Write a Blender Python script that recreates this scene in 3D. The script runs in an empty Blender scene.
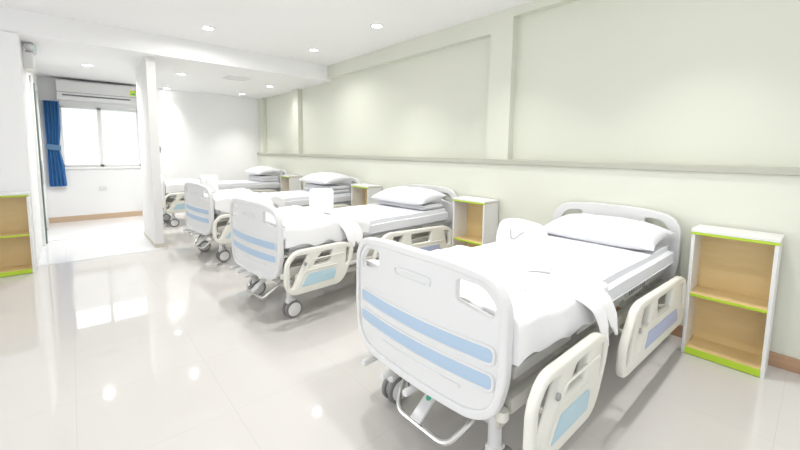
import bpy, bmesh, math, random
from mathutils import Vector, Matrix, noise
random.seed(4)
PI = math.pi
scene = bpy.context.scene
col = scene.collection

# ------------------------------------------------------------------ materials
def mat(name, color, rough=0.5, spec=0.5, metal=0.0, bump=None, mottle=0.0, mscale=6.0, emit=None, sheen=0.0, coat=0.0):
    m = bpy.data.materials.new(name); m.use_nodes = True
    nt = m.node_tree; b = nt.nodes['Principled BSDF']
    b.inputs['Base Color'].default_value = (*color, 1)
    b.inputs['Roughness'].default_value = rough
    b.inputs['Specular IOR Level'].default_value = spec
    b.inputs['Metallic'].default_value = metal
    b.inputs['Coat Weight'].default_value = coat
    if sheen: b.inputs['Sheen Weight'].default_value = sheen
    tc = nt.nodes.new('ShaderNodeTexCoord')
    if mottle:
        n = nt.nodes.new('ShaderNodeTexNoise'); n.inputs['Scale'].default_value = mscale; n.inputs['Detail'].default_value = 4
        r = nt.nodes.new('ShaderNodeMix'); r.data_type = 'RGBA'
        r.inputs[6].default_value = (*[c*(1-mottle) for c in color], 1)
        r.inputs[7].default_value = (*[min(1, c*(1+mottle*.5)) for c in color], 1)
        nt.links.new(tc.outputs['Object'], n.inputs['Vector'])
        nt.links.new(n.outputs['Fac'], r.inputs[0]); nt.links.new(r.outputs[2], b.inputs['Base Color'])
    if bump:
        n = nt.nodes.new('ShaderNodeTexNoise'); n.inputs['Scale'].default_value = bump[0]; n.inputs['Detail'].default_value = 3
        bp = nt.nodes.new('ShaderNodeBump'); bp.inputs['Strength'].default_value = bump[1]; bp.inputs['Distance'].default_value = bump[2]
        nt.links.new(tc.outputs['Object'], n.inputs['Vector'])
        nt.links.new(n.outputs['Fac'], bp.inputs['Height']); nt.links.new(bp.outputs['Normal'], b.inputs['Normal'])
    if emit:
        b.inputs['Emission Color'].default_value = (*emit[0], 1); b.inputs['Emission Strength'].default_value = emit[1]
    return m

def tile_mat(name, color, joint, size, off, rough):
    m = bpy.data.materials.new(name); m.use_nodes = True
    nt = m.node_tree; b = nt.nodes['Principled BSDF']
    tc = nt.nodes.new('ShaderNodeTexCoord')
    mp = nt.nodes.new('ShaderNodeMapping'); mp.inputs['Location'].default_value = (off[0], off[1], 0)
    br = nt.nodes.new('ShaderNodeTexBrick'); br.offset = 0; br.squash = 1
    br.inputs['Scale'].default_value = 1.0
    br.inputs['Brick Width'].default_value = size; br.inputs['Row Height'].default_value = size
    br.inputs['Mortar Size'].default_value = 0.0013; br.inputs['Mortar Smooth'].default_value = 0.2
    br.inputs['Color1'].default_value = (*color, 1)
    br.inputs['Color2'].default_value = (*[c*.985 for c in color], 1)
    br.inputs['Mortar'].default_value = (*joint, 1)
    n = nt.nodes.new('ShaderNodeTexNoise'); n.inputs['Scale'].default_value = 1.6; n.inputs['Detail'].default_value = 5
    mx = nt.nodes.new('ShaderNodeMix'); mx.data_type = 'RGBA'; mx.blend_type = 'MULTIPLY'; mx.inputs[0].default_value = 1
    cr = nt.nodes.new('ShaderNodeValToRGB')
    cr.color_ramp.elements[0].color = (.965, .965, .965, 1); cr.color_ramp.elements[1].color = (1, 1, 1, 1)
    nt.links.new(tc.outputs['Object'], mp.inputs['Vector']); nt.links.new(mp.outputs['Vector'], br.inputs['Vector'])
    nt.links.new(tc.outputs['Object'], n.inputs['Vector']); nt.links.new(n.outputs['Fac'], cr.inputs['Fac'])
    nt.links.new(br.outputs['Color'], mx.inputs[6]); nt.links.new(cr.outputs['Color'], mx.inputs[7])
    nt.links.new(mx.outputs[2], b.inputs['Base Color'])
    b.inputs['Roughness'].default_value = rough
    b.inputs['Specular IOR Level'].default_value = 0.5
    return m

def wood_mat(name, c1, c2):
    m = bpy.data.materials.new(name); m.use_nodes = True
    nt = m.node_tree; b = nt.nodes['Principled BSDF']
    tc = nt.nodes.new('ShaderNodeTexCoord')
    mp = nt.nodes.new('ShaderNodeMapping'); mp.inputs['Scale'].default_value = (3, 1.2, 22)
    n = nt.nodes.new('ShaderNodeTexNoise'); n.inputs['Scale'].default_value = 2.0; n.inputs['Detail'].default_value = 6
    r = nt.nodes.new('ShaderNodeMix'); r.data_type = 'RGBA'
    r.inputs[6].default_value = (*c1, 1); r.inputs[7].default_value = (*c2, 1)
    nt.links.new(tc.outputs['Object'], mp.inputs['Vector']); nt.links.new(mp.outputs['Vector'], n.inputs['Vector'])
    nt.links.new(n.outputs['Fac'], r.inputs[0]); nt.links.new(r.outputs[2], b.inputs['Base Color'])
    b.inputs['Roughness'].default_value = 0.45
    return m

def glass_mat(name):
    m = bpy.data.materials.new(name); m.use_nodes = True
    nt = m.node_tree; nt.nodes.clear()
    o = nt.nodes.new('ShaderNodeOutputMaterial'); mx = nt.nodes.new('ShaderNodeMixShader')
    t = nt.nodes.new('ShaderNodeBsdfTransparent'); g = nt.nodes.new('ShaderNodeBsdfGlossy'); f = nt.nodes.new('ShaderNodeFresnel')
    t.inputs['Color'].default_value = (.95, .97, .96, 1); g.inputs['Roughness'].default_value = 0.02
    f.inputs['IOR'].default_value = 1.35
    nt.links.new(f.outputs[0], mx.inputs[0]); nt.links.new(t.outputs[0], mx.inputs[1]); nt.links.new(g.outputs[0], mx.inputs[2])
    nt.links.new(mx.outputs[0], o.inputs['Surface'])
    return m

M = dict(
    wall=mat('white wall paint', (.90, .90, .90), .7, .3, bump=(180, .04, .002)),
    ceil=mat('white ceiling paint', (.91, .91, .91), .8, .2),
    green=mat('pale green wall paint', (.72, .735, .64), .65, .3, bump=(180, .04, .002)),
    dado=mat('grey beige dado rail', (.47, .47, .40), .5, .4),
    base=wood_mat('brown timber baseboard', (.42, .25, .15), (.52, .34, .21)),
    floor=tile_mat('polished cream floor tile', (.665, .642, .618), (.575, .553, .53), 0.6, (.05, -1.25 + .6), 0.035),
    tile2=tile_mat('white alcove floor tile', (.78, .79, .80), (.60, .61, .62), 0.5, (0.11, .07), 0.09),
    white=mat('white moulded plastic', (.74, .745, .745), .35, .45),
    disc=mat('bright white wheel disc', (.86, .86, .85), .35, .45),
    ivory=mat('ivory moulded plastic', (.77, .765, .70), .38, .45),
    lip=mat('grey white deck plastic', (.55, .55, .53), .45, .4),
    frame=mat('powder coated bed frame', (.60, .59, .54), .4, .5),
    steel=mat('stainless steel tube', (.62, .62, .60), .25, .5, metal=.85),
    blue=mat('pale blue plastic stripe', (.43, .56, .71), .4, .4),
    teal=mat('pale aqua plastic plate', (.45, .62, .70), .4, .4),
    lav=mat('lavender blue plastic plate', (.42, .47, .66), .4, .4),
    grey=mat('grey plastic', (.34, .34, .33), .5, .4),
    dark=mat('dark rubber', (.13, .13, .13), .6, .3),
    tire=mat('grey caster rubber', (.24, .24, .235), .55, .3),
    linen=mat('white bed linen', (.75, .757, .785), .85, .15, bump=(14, .25, .01), sheen=.1),
    cotton=mat('white cotton gown', (.90, .90, .905), .9, .1, bump=(22, .25, .008), sheen=.1),
    print=mat('faint grey woven print', (.50, .51, .53), .9, .1),
    lam=mat('white laminate board', (.80, .80, .79), .4, .4),
    lime=mat('lime green edging', (.47, .66, .045), .45, .4),
    wood=wood_mat('light oak laminate', (.74, .545, .26), (.82, .63, .33)),
    curtain=mat('blue curtain cloth', (.14, .40, .80), .85, .15, mottle=.15, mscale=30),
    tie=mat('pale blue tie band', (.28, .50, .76), .8, .2),
    alu=mat('white aluminium profile', (.88, .89, .88), .35, .5),
    gasket=mat('dark green grey gasket', (.16, .21, .19), .6, .3),
    acw=mat('white appliance plastic', (.82, .82, .82), .35, .4),
    slot=mat('dark grey air slot', (.18, .18, .19), .6, .3),
    yellow=mat('yellow green sticker', (.72, .85, .05), .6, .3),
    greenlab=mat('green printed sticker', (.10, .50, .32), .6, .3),
    lamp=mat('lit lamp diffuser', (.9, .9, .9), .4, .3, emit=((1, .99, .97), 14.0)),
    lens=mat('clear lamp lens', (.72, .80, .78), .12, .6),
    glass=glass_mat('window glass'),
    concrete=mat('pale grey plaster', (.80, .795, .78), .7, .25, mottle=.03, mscale=3),
)

# ------------------------------------------------------------------ helpers
def link(name, me, m=None, parent=None, smooth=35):
    o = bpy.data.objects.new(name, me); col.objects.link(o)
    if m: me.materials.clear(); me.materials.append(m)
    if parent: o.parent = parent
    if smooth:
        for p in me.polygons: p.use_smooth = True
        me.set_sharp_from_angle(angle=math.radians(smooth))
    return o
def obj(name, bm, m, parent=None, smooth=35):
    me = bpy.data.meshes.new(name)
    bmesh.ops.recalc_face_normals(bm, faces=bm.faces)
    bm.to_mesh(me); bm.free()
    return link(name, me, m, parent, smooth)
def thing(name, label, cat, loc=(0, 0, 0), rz=0, group=None):
    o = bpy.data.objects.new(name, None); col.objects.link(o)
    o.location = loc; o.rotation_euler = (0, 0, rz); o.empty_display_size = .1
    return tag(o, label, cat, group)
def tag(o, label, cat, group=None):
    o['label'] = label; o['category'] = cat
    if group: o['group'] = group
    return o
def struct(o, label, cat):
    o['kind'] = 'structure'; o['label'] = label; o['category'] = cat
    return o
def dup(root, loc, rz, label, group=None):
    r = root.copy(); col.objects.link(r); r.location = loc; r.rotation_euler = (0, 0, rz); r['label'] = label
    if group: r['group'] = group
    for ch in list(root.children):
        c = ch.copy(); col.objects.link(c); c.parent = r
        for g in list(ch.children):
            d = g.copy(); col.objects.link(d); d.parent = c
    return r
def B(): return bmesh.new()
def box(bm, x0, x1, y0, y1, z0, z1, bev=0.0, seg=2):
    t = bmesh.new()
    bmesh.ops.create_cube(t, size=1)
    for v in t.verts:
        v.co = Vector(((x0+x1)/2 + v.co.x*(x1-x0), (y0+y1)/2 + v.co.y*(y1-y0), (z0+z1)/2 + v.co.z*(z1-z0)))
    if bev: bmesh.ops.bevel(t, geom=t.edges[:], offset=bev, segments=seg, profile=.5, affect='EDGES')
    merge(bm, t); return bm
def merge(bm, t, mtx=None):
    if mtx: bmesh.ops.transform(t, matrix=mtx, verts=t.verts)
    me = bpy.data.meshes.new('tmp'); t.to_mesh(me); t.free(); bm.from_mesh(me); bpy.data.meshes.remove(me)
def smooth_path(pts, rad, n=5):
    pts = [Vector(p) for p in pts]; out = [pts[0]]
    for i in range(1, len(pts)-1):
        a, b, c = pts[i-1], pts[i], pts[i+1]
        r = min(rad, (a-b).length*.48, (c-b).length*.48)
        p = b+(a-b).normalized()*r; q = b+(c-b).normalized()*r
        for k in range(n+1):
            t = k/n; out.append(p*(1-t)**2 + b*2*t*(1-t) + q*t*t)
    out.append(pts[-1]); return out
def tube(bm, pts, r, seg=10, rad=0.0, closed=False):
    P = smooth_path(pts, rad) if rad else [Vector(p) for p in pts]
    n = len(P); rings = []; up = None
    for i in range(n):
        if closed: d = P[(i+1) % n]-P[i-1]
        else: d = P[min(i+1, n-1)]-P[max(i-1, 0)]
        d.normalize()
        if up is None:
            up = Vector((0, 0, 1)) if abs(d.z) < .9 else Vector((1, 0, 0))
        up = (up-d*up.dot(d)).normalized(); s = d.cross(up)
        rings.append([bm.verts.new(P[i]+(up*math.cos(2*PI*k/seg)+s*math.sin(2*PI*k/seg))*r) for k in range(seg)])
    for i in range(n if closed else n-1):
        a, b = rings[i], rings[(i+1) % n]
        for k in range(seg): bm.faces.new((a[k], a[(k+1) % seg], b[(k+1) % seg], b[k]))
    if not closed: bm.faces.new(rings[0][::-1]); bm.faces.new(rings[-1])
    return bm
def lathe(bm, prof, origin, axis='z', seg=24):
    # prof: (radius, height) from one end of the axis to the other
    o = Vector(origin); rings = []
    for r, h in prof:
        ring = []
        for k in range(seg):
            c, s = math.cos(2*PI*k/seg)*r, math.sin(2*PI*k/seg)*r
            v = {'z': (c, s, h), 'y': (c, h, s), 'x': (h, c, s)}[axis]
            ring.append(bm.verts.new(o+Vector(v)))
        rings.append(ring)
    for a, b in zip(rings, rings[1:]):
        for k in range(seg): bm.faces.new((a[k], a[(k+1) % seg], b[(k+1) % seg], b[k]))
    bm.faces.new(rings[0]); bm.faces.new(rings[-1])
    return bm
def round_poly(pts, r, n=6):
    P = [Vector((p[0], p[1])) for p in pts]; R = [p[2] if len(p) > 2 else r for p in pts]; out = []
    for i in range(len(P)):
        a, b, c = P[i-1], P[i], P[(i+1) % len(P)]
        rr = min(R[i], (a-b).length*.49, (c-b).length*.49)
        p = b+(a-b).normalized()*rr; q = b+(c-b).normalized()*rr
        for k in range(n+1):
            t = k/n; out.append(p*(1-t)**2+b*2*t*(1-t)+q*t*t)
    return out
def panel_bm(outline, holes, thick, bevel=.004, step=None):
    """flat moulded panel in (u, v), thickness along w, with holes and rounded edges"""
    cu = bpy.data.curves.new('c', 'CURVE'); cu.dimensions = '2D'; cu.fill_mode = 'BOTH'
    cu.extrude = thick/2-bevel; cu.bevel_depth = bevel; cu.bevel_resolution = 2; cu.offset = -bevel
    for loop in [outline]+holes:
        s = cu.splines.new('POLY'); s.points.add(len(loop)-1); s.use_cyclic_u = True
        for p, q in zip(s.points, loop): p.co = (q.x, q.y, 0, 1)
    o = bpy.data.objects.new('c', cu); col.objects.link(o)
    bpy.context.view_layer.update()
    me = bpy.data.meshes.new_from_object(o.evaluated_get(bpy.context.evaluated_depsgraph_get()))
    bm = bmesh.new(); bm.from_mesh(me)
    bpy.data.objects.remove(o); bpy.data.curves.remove(cu); bpy.data.meshes.remove(me)
    bmesh.ops.remove_doubles(bm, verts=bm.verts, dist=1e-5)
    if step:
        u0 = min(v.co.x for v in bm.verts); u1 = max(v.co.x for v in bm.verts); k = math.ceil(u0/step)
        while k*step < u1:
            bmesh.ops.bisect_plane(bm, geom=bm.verts[:]+bm.edges[:]+bm.faces[:], plane_co=(k*step+.0003, 0, 0), plane_no=(1, 0, 0)); k += 1
    return bm
def remap(bm, f):
    for v in bm.verts: v.co = Vector(f(*v.co))
    return bm

# ------------------------------------------------------------------ setting
XL, XP = -0.34, 0.775          # alcove left wall, partition face
YB, YH = 8.65, 5.57           # back wall, header face
ZC, ZL = 2.70, 2.46           # ceiling, lowered ceiling
bm = B(); box(bm, -3.2, 3.5, -2.6, 8.8, -.12, 0)
struct(obj('floor', bm, M['floor'], smooth=0), 'polished cream tile floor of the ward', 'floor')
bm = B(); box(bm, XL, XP+.06, YH+.03, 7.0, 0.0005, .004)
struct(obj('trim_1', bm, M['tile2'], smooth=0), 'white tiled floor strip at the mouth of the window alcove', 'floor')
bm = B(); box(bm, XL, .98, 7.0, YB, .0005, .012, .003)
struct(obj('trim_2', bm, mat('white alcove floor', (.82, .82, .83), .12, .5), smooth=0), 'alcove floor under the window, window light put into its white', 'floor')  # separate floor slab, window light painted into its whiter colour
bm = B(); box(bm, -3.2, 3.5, -2.6, YH, ZC, ZC+.12)
struct(obj('ceiling', bm, M['ceil'], smooth=0), 'white main ceiling of the ward', 'ceiling')
bm = B(); box(bm, -.5, 3.5, YH+.16, 8.8, ZL, ZC+.12)
struct(obj('trim_3', bm, M['ceil'], smooth=0), 'lowered white ceiling over the far beds', 'ceiling')
bm = B(); box(bm, -3.2, 3.5, YH, YH+.16, ZL-.004, ZC+.12)
struct(obj('wall_header', bm, M['wall'], smooth=0), 'white header beam above the opening', 'wall')
bm = B(); box(bm, -3.2, XL, YH, YH+.16, 0, ZL)
struct(obj('wall_pier', bm, M['wall'], smooth=0), 'white wall at the left of the opening', 'wall')
# alcove left wall with a door opening y 6.78..8.1, z 0..2.2
bm = B(); box(bm, XL-.16, XL, YH+.16, 6.72, 0, ZL); box(bm, XL-.16, XL, 8.2, 8.8, 0, ZL); box(bm, XL-.16, XL, 6.72, 8.2, 2.2, ZL)
struct(obj('wall_left', bm, M['wall'], smooth=0), 'white side wall of the alcove around the glass door', 'wall')
# back wall with window opening
WX0, WX1, WZ0, WZ1 = -.12, 1.02, .96, 2.02
bm = B(); box(bm, -.5, WX0, YB, YB+.15, 0, ZL); box(bm, WX1, 3.5, YB, YB+.15, 0, ZL)
box(bm, WX0, WX1, YB, YB+.15, 0, WZ0); box(bm, WX0, WX1, YB, YB+.15, WZ1, ZL)
bmesh.ops.remove_doubles(bm, verts=bm.verts, dist=1e-4)
struct(obj('wall_back', bm, M['wall'], smooth=0), 'white back wall behind the far beds', 'wall')
bm = B(); box(bm, XL, .98, YB-.018, YB, .012, .105, .003)
struct(obj('baseboard_back', bm, mat('tan baseboard', (.62, .46, .32), .5, .3), smooth=0), 'tan baseboard under the alcove window', 'baseboard')
# partition
bm = B(); box(bm, XP, XP+.10, 5.74, 6.72, 0, ZL)
struct(obj('wall_partition', bm, M['concrete'], smooth=0), 'pale grey partition between alcove and far beds', 'wall')
bm = B(); box(bm, XP-.006, XP+.106, 5.734, 6.726, 0, .05)
struct(obj('baseboard_partition', bm, mat('beige skirting', (.62, .58, .50), .5, .3), smooth=0), 'low beige skirting round the partition foot', 'baseboard')
# right wall: lower wall, recessed panels, pilasters
XW = 3.27
bm = B()
box(bm, 3.245, 3.5, -2.6, 8.8, 0, 1.20)
box(bm, XW+.085, 3.5, -2.6, 8.8, 1.20, ZC)
box(bm, XW, XW+.09, 2.10, 2.36, 1.20, ZC); box(bm, XW, XW+.09, 6.66, 6.90, 1.20, ZL+.01)
box(bm, XW, XW+.09, 8.38, YB, 1.20, ZL+.01)
box(bm, XW, XW+.09, 2.36, 5.60, 2.505, ZC); box(bm, XW, XW+.09, -2.6, 2.10, 2.615, ZC)
struct(obj('wall_right', bm, M['green'], smooth=0), 'pale green wall with recessed panels behind the bed heads', 'wall')
bm = B(); box(bm, 3.222, XW+.092, -2.6, YB, 1.193, 1.240, .004)
struct(obj('trim_4', bm, M['dado'], smooth=0), 'grey beige dado rail along the green wall', 'trim')
bm = B(); box(bm, 3.226, 3.25, -2.6, YB, 0, .085, .004)
struct(obj('baseboard_right', bm, M['base'], smooth=0), 'brown baseboard along the green wall', 'baseboard')
# window
bm = B()
w = .045
for a in ((WX0, WX1, WZ0, WZ0+w), (WX0, WX1, WZ1-w, WZ1), (WX0, WX0+w, WZ0, WZ1), (WX1-w, WX1, WZ0, WZ1), (.395, .455, WZ0, WZ1)):
    box(bm, a[0], a[1], YB+.03, YB+.09, a[2], a[3], .004)
win = struct(obj('window_1', bm, M['alu'], smooth=0), 'bright two pane window in the alcove back wall', 'window')
for a, b in ((WX0+w, .395), (.455, WX1-w)):
    bm = B(); box(bm, a, b, YB+.055, YB+.061, WZ0+w, WZ1-w); obj('pane', bm, M['glass'], win, 0)
bm = B(); box(bm, WX0-.03, WX1+.03, YB-.03, YB+.03, WZ0-.035, WZ0, .005); obj('window_sill', bm, M['alu'], win, 0)
bm = B(); box(bm, -9, 13, 11.5, 11.8, -1.5, 2.62)
struct(obj('wall_outside', bm, M['wall'], smooth=0), 'white boundary wall outside the alcove window', 'wall')
# glass door in the alcove side wall
bm = B()
box(bm, XL-.11, XL+.028, 6.72, 6.80, 0, 2.2, .004); box(bm, XL-.11, XL+.012, 8.12, 8.2, 0, 2.2, .004); box(bm, XL-.11, XL+.012, 6.72, 8.2, 2.13, 2.2, .004)
door = struct(obj('door_1', bm, M['alu'], smooth=0), 'white framed glass door in the alcove side wall', 'door')
bm = B()
for a in ((6.82, 6.90, .012, 2.11), (8.03, 8.11, .012, 2.11)): box(bm, XL-.06, XL-.015, a[0], a[1], a[2], a[3], .004)
for a in ((.012, .14), (1.0, 1.06), (2.04, 2.11)): box(bm, XL-.06, XL-.015, 6.82, 8.11, a[0], a[1], .004)
leaf = obj('door_leaf', bm, M['alu'], door, 0)
bm = B(); box(bm, XL-.015, XL+.045, 6.802, 6.818, .012, 2.12); obj('gasket', bm, M['gasket'], door, 0)
bm = B(); box(bm, XL-.042, XL-.036, 6.9, 8.03, .14, 2.04); obj('pane', bm, M['glass'], leaf, 0)
bm = B(); tube(bm, [(XL-.02, 6.86, 1.13), (XL+.05, 6.86, 1.13), (XL+.05, 6.86, .80), (XL-.02, 6.86, .80)], .011, 8, .02)
obj('door_handle', bm, M['white'], leaf)

# ------------------------------------------------------------------ lamps
def downlight(x, y, z, label, energy, group, spread=2.5):
    t = thing('downlight', label, 'ceiling light', (x, y, z), 0, group)
    bm = B(); lathe(bm, [(.052, -.004), (.066, -.010), (.074, -.004), (.074, 0.0), (.052, 0.0)], (0, 0, 0), 'z', 28)
    obj('trim_ring', bm, M['white'], t)
    bm = B(); lathe(bm, [(.01, -.006), (.052, -.006), (.052, -.001), (.01, -.001)], (0, 0, 0), 'z', 28)
    obj('diffuser', bm, M['lamp'], t)
    ld = bpy.data.lights.new('downlight_lamp', 'AREA'); ld.shape = 'DISK'; ld.size = .10; ld.energy = energy; ld.spread = spread; ld.color = (1, .985, .96)
    lo = bpy.data.objects.new('downlight_lamp', ld); col.objects.link(lo); lo.parent = t; lo.location = (0, 0, -.012)
    return t
E1, E2 = 7, 8
G1, G2 = 'recessed downlights in the main ceiling', 'recessed downlights in the lowered ceiling'
for x, y, l in ((2.65, 3.44, 'lit round downlight in the main ceiling, nearest the green wall and the camera'),
                (2.63, 4.85, 'lit round downlight in the main ceiling, beside the header near the green wall'),
                (1.28, 4.86, 'lit round downlight in the main ceiling, above the mouth of the alcove')):
    downlight(x, y, ZC, l, (8 if x < 2 else 3.6)*(1.5 if y > 4 else 1), G1, (3.0 if x < 2 else 2.4) if y > 4 else (2.3 if x < 2 else 1.5))
for x, y, l in ((1.36, 6.71, 'lit round downlight just right of the partition top, nearer of two'),
                (1.46, 8.5, 'lit round downlight close to the partition edge, deeper of two'),
                (2.75, 8.13, 'lit round downlight in the far corner by the back wall'),
                (2.80, 6.81, 'lit round downlight under the header close to the green wall pilaster'),
                (.245, 6.98, 'lit round downlight in the alcove in front of the air conditioner')):
    downlight(x, y, ZL, l, E2*(.4 if y > 8 else (2.0 if x < 1 else (.45 if x > 2.5 else 1))), G2, 1.3 if y > 8 else 2.6)
# unseen downlights added for more overhead light, continuing the visible grid
for x, y, l in ((2.65, 2.0, 'added unseen downlight in the main ceiling above the nearest bed'),
                (2.65, .6, 'added unseen downlight in the main ceiling above the nearest shelf'),
                (1.28, 3.44, 'added unseen downlight in the main ceiling, middle row, second from the header'),
                (1.28, 2.0, 'added unseen downlight in the main ceiling, middle row, third from the header'),
                (1.28, .6, 'added unseen downlight in the main ceiling, middle row, nearest the camera')):
    downlight(x, y, ZC, l, E1*(1.1 if x < 2 else .45), G1, 2.3 if x < 2 else 1.5)
# ceiling vent
t = thing('ceiling_vent', 'flat white square vent in the lowered ceiling between downlights', 'vent', (2.1, 6.45, ZL))
bm = B()
for a in ((-.17, .17, -.17, -.145), (-.17, .17, .145, .17), (-.17, -.145, -.145, .145), (.145, .17, -.145, .145)): box(bm, *a, -.012, 0)
obj('vent_frame', bm, M['acw'], t, 0)
bm = B()
for k in range(7): box(bm, -.145, .145, -.125+k*.04, -.107+k*.04, -.008, 0)
obj('louvre', bm, M['acw'], t, 0)

# ------------------------------------------------------------------ alcove things
# air conditioner
t = thing('air_conditioner', 'white wall air conditioner above the alcove window', 'air conditioner', (.41, YB, 2.095))
prof = [(0, 0), (-.20, 0), (-.235, .05), (-.24, .14), (-.235, .30), (-.21, .325), (0, .325)]
bm = B(); A = [bm.verts.new((-.53, y, z)) for y, z in prof]; Bv = [bm.verts.new((.57, y, z)) for y, z in prof]
bm.faces.new(A); bm.faces.new(Bv[::-1])
for i in range(len(prof)): bm.faces.new((A[i], A[(i+1) % 7], Bv[(i+1) % 7], Bv[i]))
bmesh.ops.bevel(bm, geom=bm.edges[:], offset=.008, segments=2, affect='EDGES')
obj('housing', bm, M['acw'], t)
bm = B(); box(bm, -.53, .57, -.2435, -.236, .118, .124); obj('panel_seam', bm, M['slot'], t, 0)
bm = B(); box(bm, -.46, .46, -.241, -.20, .062, .085, .004); obj('air_slot', bm, M['slot'], t, 0)
bm = B(); box(bm, -.46, .46, -.252, -.22, .048, .060, .004); obj('flap', bm, M['acw'], t, 0)
bm = B(); box(bm, .46, .55, -.243, -.232, .15, .24); s = obj('energy_sticker', bm, M['yellow'], t, 0); s['label'] = 'yellow green energy sticker'
bm = B(); box(bm, .475, .535, -.2445, -.2425, .165, .195); obj('sticker_band', bm, M['greenlab'], s, 0)
# curtain
t = thing('curtain', 'blue curtain gathered with a tie band left of the alcove window', 'curtain', (-.195, YB-.075, 0))
bm = B(); rows = []; nu, nv = 64, 30
for j in range(nv+1):
    z = .64+(2.07-.64)*j/nv
    w_ = .12+.0*z
    pinch = math.exp(-((z-1.30)/.22)**2)
    hw = .097*(1-.22*pinch)+(.02*(1.3-z) if z < 1.3 else 0)
    cx = -.012*pinch+(.02*(1.3-z) if z < 1.3 else 0)
    row = []
    for i in range(nu+1):
        s = i/nu*2-1
        d = .028*(1-.35*pinch)*math.sin(s*PI*4.5+.6*math.sin(z*2))
        row.append(bm.verts.new((cx+s*hw, d, z)))
    rows.append(row)
for a, b in zip(rows, rows[1:]):
    for i in range(nu): bm.faces.new((a[i], a[i+1], b[i+1], b[i]))
bmesh.ops.solidify(bm, geom=bm.faces[:], thickness=.004)
obj('drape', bm, M['curtain'], t, 60)
bm = B(); pts = [(-.012+0.094*math.cos(a), .045*math.sin(a), 1.30-.015*math.cos(a)) for a in [2*PI*k/28 for k in range(28)]]
R0 = [bm.verts.new((p[0], p[1], p[2]-.045)) for p in pts]; R1 = [bm.verts.new((p[0], p[1], p[2]+.045)) for p in pts]
for k in range(28): bm.faces.new((R0[k], R0[(k+1) % 28], R1[(k+1) % 28], R1[k]))
bmesh.ops.solidify(bm, geom=bm.faces[:], thickness=.006)
obj('tie_band', bm, M['tie'], t, 60)
bm = B(); tube(bm, [(-.115, .0, 2.075), (.08, .0, 2.075)], .011, 8); tube(bm, [(-.06, 0, 2.075), (-.06, .07, 2.075)], .008, 8)
obj('curtain_rod', bm, M['alu'], t)
# emergency light
t = thing('emergency_light', 'white twin lamp emergency light high on the alcove side wall', 'emergency light', (XL, 6.1, 2.18))
bm = B(); box(bm, -.002, .085, -.17, .13, 0, .17, .012, 3); obj('battery_box', bm, M['white'], t)
for k, y in ((0, -.11), (1, .06)):
    bm = B(); lathe(bm, [(.02, -.06), (.045, -.055), (.052, .0), (.05, .012), (.02, .012)], (0, 0, 0), 'x', 20)
    bmesh.ops.transform(bm, matrix=Matrix.Translation((.085, y, .228)) @ Matrix.Rotation(.35*(1 if k else -1), 4, 'Z'), verts=bm.verts)
    hd = obj('lamp_head', bm, M['white'], t)
    bm = B(); lathe(bm, [(.003, .012), (.043, .012), (.038, .022), (.003, .027)], (0, 0, 0), 'x', 20)
    bmesh.ops.transform(bm, matrix=Matrix.Translation((.085, y, .228)) @ Matrix.Rotation(.35*(1 if k else -1), 4, 'Z'), verts=bm.verts)
    obj('lens', bm, M['lens'], hd)
bm = B(); box(bm, .0, .095, -.175, .135, -.012, .006, .004); obj('bottom_trim', bm, M['ivory'], t)
# small fittings on the partition end
t = thing('call_button', 'small dark switch on the end of the partition', 'switch', (XP+.10, 5.80, 1.29))
bm = B(); box(bm, -.004, .02, -.03, .03, -.04, .04, .004); obj('plate', bm, M['grey'], t)
bm = B(); lathe(bm, [(.003, .02), (.014, .02), (.012, .026), (.003, .026)], (0, 0, .006), 'x', 16); obj('button', bm, M['dark'], t)
t = thing('wall_bracket', 'pale grey bracket high on the end of the partition', 'bracket', (XP+.10, 5.80, 1.78))
bm = B(); box(bm, -.002, .012, -.03, .03, -.05, .05, .004); obj('plate', bm, M['concrete'], t)
bm = B(); tube(bm, [(.005, 0, -.01), (.055, 0, -.01), (.055, 0, .03)], .012, 10, .015); obj('hook', bm, M['concrete'], t)
# wall socket under the window
t = thing('wall_socket', 'small white socket plate on the wall under the alcove window', 'socket', (.41, YB, .57))
bm = B(); box(bm, -.055, .055, -.009, 0, -.035, .035, .003); obj('plate', bm, M['white'], t)
bm = B()
for x in (-.022, .022): box(bm, x-.012, x+.012, -.0105, -.008, -.016, .016)
obj('outlet', bm, M['lam'], t)

# ------------------------------------------------------------------ bedside shelf units
def shelf_unit(label, loc, rz, W=.40, H=.835, D=.235):
    # opening faces local -y, back to +y
    t = thing('bedside_shelf', label, 'shelf', loc, rz, 'open bedside shelf units')
    th = .018
    for s in (-1, 1):
        bm = B(); box(bm, s*W/2-(th if s > 0 else 0), s*W/2+(0 if s > 0 else th), -D, 0, 0, H-.026, .0015)
        obj('side_panel', bm, M['lam'], t, 0)
    bm = B(); box(bm, -W/2-.004, W/2+.004, -D-.006, 0, H-.018, H, .002); obj('top_panel', bm, M['lam'], t, 0)
    bm = B(); box(bm, -W/2-.004, W/2+.004, -D-.006, -D+.012, H-.034, H-.018, .0015)
    e = obj('edging', bm, M['lime'], t, 0); e['label'] = 'lime green front edge of the top'
    bm = B(); box(bm, -W/2+th, W/2-th, -.012, -.004, .03, H-.026); obj('back_panel', bm, M['wood'], t, 0)
    for z, n in ((.412, 'shelf_board'), (.048, 'bottom_board')):
        bm = B(); box(bm, -W/2+th, W/2-th, -D+.004, -.012, z-.018, z, .001); f = obj(n, bm, M['wood'], t, 0)
        bm = B(); box(bm, -W/2+th, W/2-th, -D-.002, -D+.004, z-.017 if z > .2 else .004, z, .001); obj('edging', bm, M['lime'], f, 0)
    return t
XS = 3.224
s0 = shelf_unit('open oak and white bedside shelf, nearest to the camera at right of the nearest bed', (XS, .335, 0), -PI/2)
dup(s0, (XS, 2.35, 0), -PI/2, 'open bedside shelf right of the second bed, seen above the nearest bed')
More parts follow.
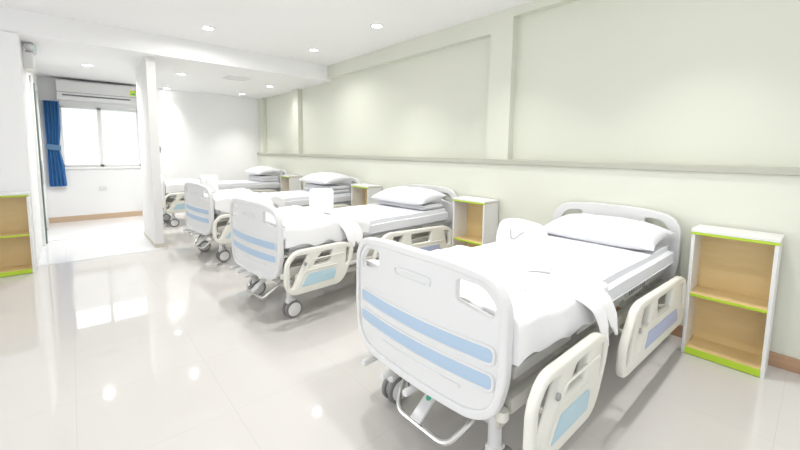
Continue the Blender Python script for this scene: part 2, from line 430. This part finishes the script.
dup(s0, (XS, 4.25, 0), -PI/2, 'open bedside shelf by the green wall right of the third bed')
dup(s0, (XS, 6.66, 0), -PI/2, 'farthest bedside shelf, small, right of the farthest bed by the green wall')
dup(s0, (XL-.205, YH-.006, 0), 0, 'open oak shelf unit against the white wall at the left edge', 'open bedside shelf units')

# ------------------------------------------------------------------ hospital bed
def bow(u, amt=.045): return -amt*(1-min(1, (u/.46)**2))
def end_board(name, t, x, sgn, striped):
    """moulded end board; sgn -1: outer face looks to -x"""
    hz = 0 if striped else -.004; K = .955 if striped else 1.0
    out = round_poly([(-.46, .52), (-.46, .80, .05), (-.395, .885, .08), (-.2, .912, .2), (.2, .912, .2), (.395, .885, .08), (.46, .80, .05), (.46, .52, .08),
                      (.425, .385, .06), (.33, .335, .05), (-.33, .335, .05), (-.425, .385, .06)], .05)
    out = [Vector((p.x*K, p.y+hz)) for p in out]
    holes = []
    for s in (-1, 1):
        h = round_poly([(.245*s, .845, .02), (.245*s, .765, .018), (.405*s, .735, .012), (.415*s, .78, .02), (.36*s, .84, .05)], .02, 5)
        holes.append([Vector((p.x*.94, p.y+hz)) for p in h])
    f = lambda u, v, w: (x+sgn*(-bow(u))+w*1.0, u, v)
    board = obj(name, remap(panel_bm(out, holes, .026, .006, .04), f), M['white'], t, 40)
    face = sgn*.013
    inner = round_poly([(-.428, .53), (-.428, .79, .05), (-.375, .855, .07), (-.2, .876, .2), (.2, .876, .2), (.375, .855, .07), (.428, .79, .05), (.428, .53, .08),
                        (.40, .41, .05), (.32, .37, .05), (-.32, .37, .05), (-.40, .41, .05)], .05)
    inner = [Vector((p.x*K, p.y+hz)) for p in inner]
    g = lambda u, v, w: (x+sgn*(-bow(u))+face+w, u, v)
    obj('rim', remap(panel_bm(out, [inner], .022, .008, .04), g), M['white'], board, 40)
    if striped:
        for z in (.602, .505):
            st = round_poly([(-.385, z-.026), (-.385, z+.026), (.375, z+.026), (.375, z-.026)], .022)
            sr = round_poly([(-.396, z-.038), (-.396, z+.038), (.386, z+.038), (.386, z-.038)], .03)
            obj('stripe_rim', remap(panel_bm(sr, [st], .014, .005, .04), g), M['white'], board, 40)
            o = obj('stripe', remap(panel_bm(st, [], .006, .002, .04), g), M['blue'], board, 40); o['label'] = 'pale blue stripe'
        rb = round_poly([(-.26, .43), (-.26, .446), (.20, .446), (.20, .43)], .008)
        obj('rib', remap(panel_bm(rb, [], .012, .004, .04), g), M['white'], board, 40)
        ho = round_poly([(-.11, .775), (-.11, .815), (.11, .815), (.11, .775)], .018); hi = round_poly([(-.10, .783), (-.10, .807), (.10, .807), (.10, .783)], .012)
        obj('card_holder', remap(panel_bm(ho, [hi], .012, .003, .04), g), M['white'], board, 40)
    return board

def side_rail(t, s, kind):
    """s = -1 near side; u = along bed, v = height"""
    if kind == 'foot':
        out = round_poly([(0, .34), (0, .52, .06), (.075, .605, .07), (.52, .605, .06), (.605, .56, .05), (.60, .48, .06), (.52, .325, .05), (.46, .28, .05), (.06, .28, .04)], .05)
        holes = [round_poly([(.036, .51), (.085, .565), (.19, .565), (.062, .335), (.036, .345)], .02, 4),
                 round_poly([(.225, .475), (.30, .56), (.40, .565), (.375, .475)], .01, 4),
                 round_poly([(.535, .56), (.565, .55), (.545, .44), (.525, .42)], .012, 4)]
        plate = round_poly([(.12, .335), (.185, .42), (.41, .42), (.43, .40), (.41, .335)], .012, 4); pm = M['teal']
        ribs = [[(.10, .36), (.205, .52), (.50, .52)], [(.09, .33), (.16, .445), (.45, .445)]]
        knob = (.155, .50)
    else:
        out = round_poly([(.72, .33), (.73, .44), (.86, .59, .07), (.93, .605), (1.72, .605, .05), (1.84, .56, .06), (1.86, .46), (1.86, .34, .05), (1.80, .28), (.80, .28), (.735, .29)], .05)
        holes = [round_poly([(.755, .35), (.765, .43), (.85, .53), (.86, .50), (.79, .33)], .02, 4),
                 round_poly([(.93, .455), (.97, .56), (1.10, .565), (1.07, .46)], .015, 4),
                 round_poly([(1.22, .465), (1.20, .56), (1.50, .565), (1.48, .465)], .015, 4),
                 round_poly([(1.70, .56), (1.78, .545), (1.80, .40), (1.76, .40)], .02, 4)]
        plate = round_poly([(1.02, .335), (1.06, .42), (1.62, .42), (1.66, .335)], .012, 4); pm = M['lav']
        ribs = [[(.93, .345), (1.02, .455), (1.68, .455)]]
        knob = (.91, .47)
    du, dv = (-.045, -.014) if kind == 'foot' else (.045, -.020)
    if s > 0 and kind == 'foot': du = .06
    mv = lambda L: [Vector((p[0]+du, p[1]+dv-(max(0, p[0]-1.0)*.05))) for p in L]
    out, plate = mv(out), mv(plate); holes = [mv(q) for q in holes]; ribs = [mv(q) for q in ribs]; knob = tuple(mv([knob])[0])
    yc = -.535 if s < 0 else .465
    f = lambda u, v, w: (u, yc+w, v)
    rail = obj('side_rail', remap(panel_bm(out, holes, .038, .012), f), M['ivory'], t, 40)
    g = lambda u, v, w: (u, yc+s*.019+w, v)
    o = obj('plate', remap(panel_bm(plate, [], .005, .0015), g), pm, rail, 40); o['label'] = 'pale blue plate'
    bm = B()
    for r in ribs: tube(bm, [(u, yc+s*.018, v) for u, v in r], .006, 8, .03)
    obj('rib', bm, M['ivory'], rail)
    bm = B(); lathe(bm, [(.004, 0), (.014, 0), (.014, s*.006), (.010, s*.009), (.004, s*.009)], (knob[0], yc+s*.018, knob[1]), 'y', 16)
    obj('rivet', bm, M['grey'], rail)
    for x in ((.15, .45) if kind == 'foot' else (1.05, 1.60)):
        bm = B(); tube(bm, [(x, s*.40, .39), (x, (s*.40+yc)/2, .37), (x, yc-s*.02, .385)], .013, 8, .03)
        obj('rail_arm', bm, M['frame'], rail)
    return rail

def caster(t, x, y):
    bm = B(); lathe(bm, [(.022, .13), (.027, .15), (.027, .30), (.022, .31)], (x, y, 0), 'z', 14)
    box(bm, x-.030, x+.040, y-.030, y+.030, .112, .156, .014)
    c = obj('caster', bm, M['white'], t)
    for s in (-1, 1):
        bm = B(); lathe(bm, [(.050, s*.014), (.066, s*.014), (.070, s*.019), (.070, s*.032), (.066, s*.037), (.050, s*.037)], (x+.018, y, .0703), 'y', 28)
        obj('tire', bm, M['tire'], c)
        bm = B(); lathe(bm, [(.004, s*.012), (.053, s*.012), (.053, s*.039), (.040, s*.043), (.004, s*.043)], (x+.018, y, .0703), 'y', 28)
        obj('wheel_disc', bm, M['disc'], c)

def make_bed(label, loc, rz):
    t = thing('hospital_bed', label, 'bed', loc, rz, 'hospital beds in a row')
    end_board('footboard', t, 0.0, -1, True)
    end_board('headboard', t, 2.085, 1, False)
    # main frame
    bm = B()
    for s in (-1, 1):
        box(bm, .05, 2.04, s*.40-.02, s*.40+.02, .37, .43, .006)
    for x in (.06, .55, 1.0, 1.5, 2.0): box(bm, x, x+.04, -.385, .385, .375, .425, .005)
    obj('bed_frame', bm, M['frame'], t)
    bm = B()
    for s in (-1, 1):
        box(bm, .12, 1.98, s*.30-.018, s*.30+.018, .235, .285, .006)
        for x in (.14, 1.94): box(bm, x-.022, x+.022, s*.30-.022, s*.30+.022, .27, .38, .006)
    for x in (.10, 1.94): box(bm, x, x+.045, -.34, .34, .235, .285, .006)
    tube(bm, [(.3, 0, .31), (1.7, 0, .36)], .02, 10); box(bm, .9, 1.25, -.05, .05, .28, .38, .01)
    obj('base_frame', bm, M['frame'], t)
    for x in (.12, 1.92):
        for s in (-1, 1): caster(t, x, s*.31)
    # mounts of the end boards
    for q in (-1, 1):
        for x0, x1 in ((-.015, .06), (2.03, 2.085)):
            bm = B(); box(bm, x0, x1, q*.30-.03, q*.30+.03, .36, .43, .006); obj('board_mount', bm, M['frame'], t)
    for x, y in ((.0, -.40), (.0, .40)):
        bm = B(); lathe(bm, [(.006, .355), (.021, .358), (.025, .366), (.025, .388), (.021, .396), (.006, .398)], (x+.02, y, 0), 'z', 20)
        obj('bumper', bm, M['ivory'], t)
    # mattress deck in four sections with side lips, the bending one with a comb of slots
    for a, b in ((.05, .55), (.57, 1.14), (1.16, 1.52), (1.54, 2.05)):
        bm = B(); box(bm, a, b, -.425, .425, .525, .553, .006)
        for s in (-1, 1): box(bm, a+.02, b-.02, s*.40-.010, s*.40+.010, .490, .53, .004)
        d = obj('deck_section', bm, M['lip'], t)
        if a > 1.1 and b < 1.6:
            for k in range(8):
                x = a+.04+k*.037
                for s in (-1, 1): bm = B(); box(bm, x, x+.014, s*.424-.006, s*.424+.003, .528, .550); obj('slot', bm, M['grey'], d, 0)
    # crank handles folded under the foot end
    for k, y in enumerate((.27, .13, -.02)):
        bm = B(); tube(bm, [(.10, y, .335), (.0, y, .315), (-.03, y, .312)], .009, 8, .02)
        c = obj('crank', bm, M['steel'], t)
        bm = B(); lathe(bm, [(.006, -.075), (.014, -.073), (.016, -.06), (.013, 0.0), (.014, .03), (.006, .032)], (-.03, y, .312), 'x', 14)
        obj('crank_grip', bm, M['white'], c)
    # brake step loop
    bm = B(); tube(bm, [(.13, .13, .30), (.02, .13, .24), (-.045, .09, .16), (-.045, -.20, .16), (.02, -.25, .24), (.13, -.25, .30)], .0125, 10, .05)
    tube(bm, [(.10, .13, .285), (.10, -.25, .285)], .011, 8)
    lp = obj('brake_loop', bm, M['steel'], t)
    bm = B(); box(bm, -.11, .11, -.028, .028, -.007, .007, .004)
    bmesh.ops.transform(bm, matrix=Matrix.Translation((.03, -.04, .245)) @ Matrix.Rotation(-.62, 4, 'Y'), verts=bm.verts)
    pd = obj('pedal', bm, M['white'], lp)
    bm = B(); lathe(bm, [(.002, .006), (.013, .006), (.013, .0085), (.002, .0085)], (.03, 0, 0), 'z', 16)
    bmesh.ops.transform(bm, matrix=Matrix.Translation((.03, -.04, .245)) @ Matrix.Rotation(-.62, 4, 'Y') @ Matrix.Translation((-.035, 0, 0)), verts=bm.verts)
    o = obj('pedal_sticker', bm, M['greenlab'], pd); o['label'] = 'green pedal sticker'
    for s in (-1, 1):
        for k in ('foot', 'head'): side_rail(t, s, k)
    return t

BX = 1.08
beds = [  # yc, rz
    (1.085, -.010, 0), (2.97, .075, .0), (4.85, .085, .03), (7.45, .02, .02)]
def bw(i, x, y, z):
    yc, rz, ox = beds[i]; c, s = math.cos(rz), math.sin(rz)
    return (BX+ox+c*x-s*y, yc+s*x+c*y, z)
bl = ['white hospital bed with blue striped footboard, nearest to the camera',
      'second white hospital bed from the camera, behind the nearest bed',
      'third white hospital bed from the camera, in line with the end of the partition',
      'farthest white hospital bed, half hidden behind the partition']
bed0 = make_bed(bl[0], bw(0, 0, 0, 0), 0)
for i in (1, 2, 3): dup(bed0, bw(i, 0, 0, 0), beds[i][1], bl[i])

# mattress: rounded, a little lower thickness at the edges
def soft_box(lx, ly, lz, r, nx, ny, amp, seed, sag=0.0):
    bm = B(); bmesh.ops.create_cube(bm, size=1)
    for v in bm.verts: v.co = Vector((v.co.x*lx, v.co.y*ly, v.co.z*lz+lz/2))
    bmesh.ops.bevel(bm, geom=bm.edges[:], offset=r, segments=4, affect='EDGES')
    for ax, n, L in ((0, nx, lx), (1, ny, ly)):
        for k in range(1, n):
            no = Vector((0, 0, 0)); no[ax] = 1; co = Vector((0, 0, 0)); co[ax] = -L/2+L*k/n
            bmesh.ops.bisect_plane(bm, geom=bm.verts[:]+bm.edges[:]+bm.faces[:], plane_co=co, plane_no=no)
    for v in bm.verts:
        if v.co.z < lz*.15: continue
        n = noise.noise(Vector((v.co.x*3+seed, v.co.y*5, v.co.z*4)))
        v.co.z += amp*n
        if abs(v.co.y) > ly*.45: v.co.y += amp*.6*noise.noise(Vector((v.co.x*9+seed, 2, v.co.z*12)))
    return bm
ml = ['white sheeted mattress on the nearest hospital bed', 'white sheeted mattress on the second hospital bed from the camera',
      'white sheeted mattress on the third hospital bed from the camera', 'white sheeted mattress on the farthest hospital bed']
mats = []
for i in range(4):
    L = 1.96
    if i == 0:
        t = thing('mattress', ml[i], 'mattress', bw(i, .035+L/2, 0, .553), beds[i][1], 'mattresses on the beds')
        obj('mattress_body', soft_box(L, .875, .135, .036, 30, 16, .004, 1), M['linen'], t, 60)
        bm = B(); tube(bm, [(-L/2+.02, -.437, .03), (L/2-.02, -.437, .03)], .004, 6); tube(bm, [(-L/2+.02, .437, .03), (L/2-.02, .437, .03)], .004, 6)
        obj('piping', bm, M['linen'], t)
        m0 = t
    else: dup(m0, bw(i, .035+L/2, 0, .553), beds[i][1], ml[i])
ZM = .553+.14   # top of the sheet

# pillows
def pillow_bm(lx, ly, h, seed):
    bm = B(); n, m_ = 36, 28; top = []; bot = []
    for j in range(m_+1):
        rt, rb = [], []
        for i in range(n+1):
            u, v = i/n*2-1, j/m_*2-1
            prof = max(0.0, (1-abs(u)**3.2)*(1-abs(v)**2.6))**.55
            px = v*lx/2*(1-.07*(1-abs(v)**2)*0-.05*(1-u*u)*abs(v)**3)
            py = u*ly/2*(1-.06*(1-v*v)*abs(u)**3)
            wr = .010*noise.noise(Vector((px*9+seed, py*7, 0)))+.006*noise.noise(Vector((px*22, py*16+seed, 3)))
            rt.append(bm.verts.new((px, py, prof*h*.62+wr*prof)))
            rb.append(None if i in (0, n) or j in (0, m_) else bm.verts.new((px, py, -prof*h*.38)))
        top.append(rt); bot.append(rb)
    g = lambda j, i: bot[j][i] or top[j][i]
    for j in range(m_):
        for i in range(n):
            bm.faces.new((top[j][i], top[j][i+1], top[j+1][i+1], top[j+1][i]))
            q = [g(j, i), g(j+1, i), g(j+1, i+1), g(j, i+1)]
            q2 = []
            for v in q:
                if v not in q2: q2.append(v)
            if len(q2) > 2 and bm.faces.get(q2) is None:
                try: bm.faces.new(q2)
                except ValueError: pass
    return bm
pl = ['plump white pillow at the head of the nearest bed', 'white pillow at the head of the second bed from the camera',
      'white pillow on a folded blanket at the head of the third bed', 'white pillow on a folded blanket at the head of the farthest bed']
pil = None
for i in range(4):
    zz = ZM+.022+(.13 if i >= 2 else (.055 if i == 1 else 0))
    if pil is None:
        pil = tag(obj('pillow', pillow_bm(.46, .77, .155, 2), M['linen'], None, 80), pl[0], 'pillow', 'pillows on the beds')
        o = pil
    else:
        o = pil.copy(); col.objects.link(o); o['label'] = pl[i]
    o.location = bw(i, (1.81, 1.78, 1.78, 1.78)[i], (-.03, .0, .02, .03)[i], zz+.03); o.rotation_euler = (0, -.12, beds[i][1]+(.0, .03, -.02, .02)[i])
# folded blankets under the far pillows
for i in (1, 2, 3):
    t = thing('folded_blanket', ['', 'folded white blanket under the pillow of the second bed', 'folded white blanket under the pillow of the third bed', 'folded white blanket under the pillow of the farthest bed'][i],
              'blanket', bw(i, 1.80, 0, ZM+.003), beds[i][1], 'folded blankets at the bed heads')
    nlay = 1 if i == 1 else 2
    for k in range(nlay):
        bm = soft_box(.36-.015*k, .74-.02*k, .046, .018, 8, 12, .006, 5+k+i); remap(bm, lambda x, y, z: (x, y, z+.05*k))
        obj('fold', bm, M['linen'], t, 60)

# gowns spread over the foot half of each bed
BULK = (1.0, 1.7, 2.0, 1.4)
def bulk_at(x, d, L=.80, k=1.0):
    a = max(0, min(1, (x-.03)/L))
    b = .020+.030*math.exp(-((a-.45)/.32)**2)*math.exp(-(d/.35)**2)+.030*max(0, 1-a*3)
    return b*(1-max(0, a-.9)*9)*(1+(k-1)*min(1, a*2.5+.3))
def gown_bm(seed, L=.80, hang=.165, k=1.0):
    bm = B(); n, m_ = 64, 72; rows = []
    W = .438
    for i in range(-5, n+1):
        a = max(0, i)/n; row = []
        for j in range(m_+1):
            b = j/m_*2-1
            hw = W+hang*(1+.05*math.sin(a*9+seed)+.06*math.sin(a*23+seed*2)-.55*max(0, a-.62))
            d = b*hw                                   # distance from the middle along the cloth
            x = .019+L*a*(1+.05*math.sin(b*4+seed))
            wr = .010*noise.noise(Vector((x*5, d*6, seed)))+.008*noise.noise(Vector((x*15+seed, d*13, 1)))
            # soft folds that run from the middle to the near corner
            wr += .009*max(0, math.sin((x*9-d*7)+seed*1.7+2*noise.noise(Vector((x*3, d*3, seed)))))**3
            bulk = bulk_at(x, d, L, k)
            wr *= 1+(k-1)*1.6
            if abs(d) <= W: y, z = d, ZM+max(bulk+wr, .006)
            else:
                e = abs(d)-W; r = .03
                z0 = ZM+max(bulk+wr, .006)
                if e < r*PI/2: th = e/r; y, z = math.copysign(W-.012+r*math.sin(th), d), z0-r*(1-math.cos(th))
                else: y, z = math.copysign(W+.016+.005*math.sin(x*21+seed)*min(1, (e-r)*8), d), z0-r-(e-r*PI/2)
            if i < 0: x, z = (.017, max(.575, z+i*.024)) if abs(d) <= W else (x+i*.0006, z+i*.0004)
            if i < -1 and abs(d) > W: y = math.copysign(max(W-.002, abs(y)+(i+1)*.008), d)
            row.append(bm.verts.new((x, y, z)))
        rows.append(row)
    for a, b in zip(rows, rows[1:]):
        for j in range(m_): bm.faces.new((a[j], a[j+1], b[j+1], b[j]))
    bmesh.ops.recalc_face_normals(bm, faces=bm.faces)
    bmesh.ops.solidify(bm, geom=bm.faces[:], thickness=.006)
    return bm
def strap_bm(path, w0, w1, th=.014):
    """flat rounded cloth strip along a path, blunt round tip"""
    P = smooth_path(path, .06, 6); bm = B(); rings = []
    n = len(P)
    for i, p in enumerate(P):
        d = (P[min(i+1, n-1)]-P[max(i-1, 0)]).normalized()
        side = Vector((1, 0, .0)); side = (side-d*side.dot(d)).normalized(); nn = d.cross(side)
        k = i/(n-1); w = (w0+(w1-w0)*k)
        if k > .8: w *= math.sqrt(max(.05, 1-((k-.8)/.2)**2))
        rings.append([bm.verts.new(p+side*math.cos(a)*w/2+nn*math.sin(a)*th/2) for a in [2*PI*q/12 for q in range(12)]])
    for a, b in zip(rings, rings[1:]):
        for k in range(12): bm.faces.new((a[k], a[(k+1) % 12], b[(k+1) % 12], b[k]))
    bm.faces.new(rings[0]); bm.faces.new(rings[-1]); return bm
gl = ['white cotton gown spread over the foot of the nearest bed', 'white cotton gown spread over the foot of the second bed from the camera',
      'white cotton gown spread over the foot of the third bed', 'white cotton gown spread over the foot of the farthest bed']
for i in range(4):
    t = thing('hospital_gown', gl[i], 'gown', bw(i, 0, 0, 0), beds[i][1], 'gowns laid over the beds')
    obj('gown_body', gown_bm(1.3+i*2.1, k=BULK[i]), M['cotton'], t, 80)
    for k, x in enumerate((.50, .60) if i == 0 else (.55, .62)):
        z = ZM
        path = [(x-.03, -.36, z+.026), (x-.01, -.44, z+.026), (x+.05, -.492, z-.02), (x+.10, -.51, z-.11), (x+.13, -.518, z-.215+.02*k)] if i == 0 else \
               [(x-.05, -.30, z+.045), (x-.02, -.43, z+.04), (x, -.50, z-.02), (x+.02, -.518, z-.10), (x+.03, -.52, z-.17)]
        obj('sleeve', strap_bm(path, .105, .085 if i == 0 else .09), M['cotton'], t, 80)
    # faint woven marks on the cloth
    rnd = random.Random(9+i)
    for (x, y) in ((.13, -.25), (.30, -.30), (.44, -.36), (.55, -.16), (.2, .05)):
        bm = B(); a = rnd.uniform(0, 6); up_ = ZM+bulk_at(x, y, .8, BULK[i])+.014; pts = []
        for q in range(6): pts.append((x+.016*math.cos(a+q*.9)*(1-.1*q), y+.016*math.sin(a+q*.9)*(1-.1*q), up_))
        tube(bm, pts, .0014, 5, .01)
        obj('woven_mark', bm, M['print'], t)

# folded cloths standing upright on the gowns
def bundle_bm(seed):
    if seed == 0:
        out = round_poly([(-.105, 0, .02), (-.115, .17, .09), (-.095, .262, .06), (-.02, .272, .09), (.05, .255, .07), (.12, .235, .07), (.155, .12, .07), (.16, .0, .03)], .05, 8)
    else:
        out = round_poly([(-.10, 0, .02), (-.105, .225, .035), (.105, .23, .035), (.108, .0, .02)], .05, 8)
    bm = panel_bm(out, [], .10, .042, .02)
    def f(u, v, w):
        n = noise.noise(Vector((u*14+seed, v*11, w*10)))
        return (u+.004*n, w*(1.25-1.2*v)+.006*n, v)
    return remap(bm, f)
ul = ['upright folded white cloth standing on the nearest bed', 'upright folded white cloth standing on the second bed from the camera',
      'upright folded white cloth standing on the third bed', 'upright folded white cloth standing on the farthest bed']
up = [(0, .55, -.12, -.70), (1, .56, -.09, -.72), (2, .17, .16, -.75)]
for i, x, y, rz in up[:3]:
    t = thing('folded_cloth', ul[i], 'cloth', bw(i, x, y, ZM+bulk_at(x, y, .8, BULK[i])-.014), rz, 'folded cloths standing on the beds')
    obj('cloth_bundle', bundle_bm(i*3.0), M['cotton'], t, 80)
    bm = B(); tube(bm, [(-.062, -.050, .225), (-.060, -.052, .185), (-.045, -.054, .178), (-.02, -.054, .20), (.0, -.05, .21)] if i == 0 else [(.0, -.052, .17), (.004, -.054, .15), (.0, -.056, .13)], .0022, 6, .01)
    obj('fold_mark', bm, M['print'], t)

# ------------------------------------------------------------------ light and camera
w = bpy.data.worlds.new('World'); scene.world = w; w.use_nodes = True
nt = w.node_tree; bg = nt.nodes['Background']
bg.inputs['Color'].default_value = (.97, .985, 1, 1)
tc = nt.nodes.new('ShaderNodeTexCoord'); sx = nt.nodes.new('ShaderNodeSeparateXYZ'); mr = nt.nodes.new('ShaderNodeMapRange')
mr.interpolation_type = 'SMOOTHSTEP'      # thin overcast, brightest on the sun's side beyond the alcove window
mr.inputs['From Min'].default_value = 0.2; mr.inputs['From Max'].default_value = .9
mr.inputs['To Min'].default_value = .93; mr.inputs['To Max'].default_value = 6.0
nt.links.new(tc.outputs['Generated'], sx.inputs[0]); nt.links.new(sx.outputs['Y'], mr.inputs['Value']); nt.links.new(mr.outputs[0], bg.inputs['Strength'])

cam = bpy.data.cameras.new('camera'); co = bpy.data.objects.new('camera', cam); col.objects.link(co)
v1, v2, pc = (70, 147.5), (827, 158), (400, 190)      # vanishing points of depth and width, principal point
a = (v2[0]-pc[0], pc[1]-v2[1]); b = (v1[0]-pc[0], pc[1]-v1[1])
f = math.sqrt(-(a[0]*b[0]+a[1]*b[1]))
dx = Vector((a[0], a[1], -f)).normalized(); dy = Vector((b[0], b[1], -f)).normalized(); dz = dx.cross(dy).normalized()
R = Matrix((dx, dy, dz))
co.matrix_world = Matrix.Translation((0, 0, 1.3)) @ R.to_4x4()
cam.sensor_width = 36; cam.lens = f*36/800; cam.shift_y = -35/800; cam.clip_start = .05
scene.camera = co
scene.view_settings.view_transform = 'Standard'; scene.view_settings.look = 'None'
scene.view_settings.gamma = 1; scene.view_settings.use_curve_mapping = False
scene.view_settings.exposure = .43
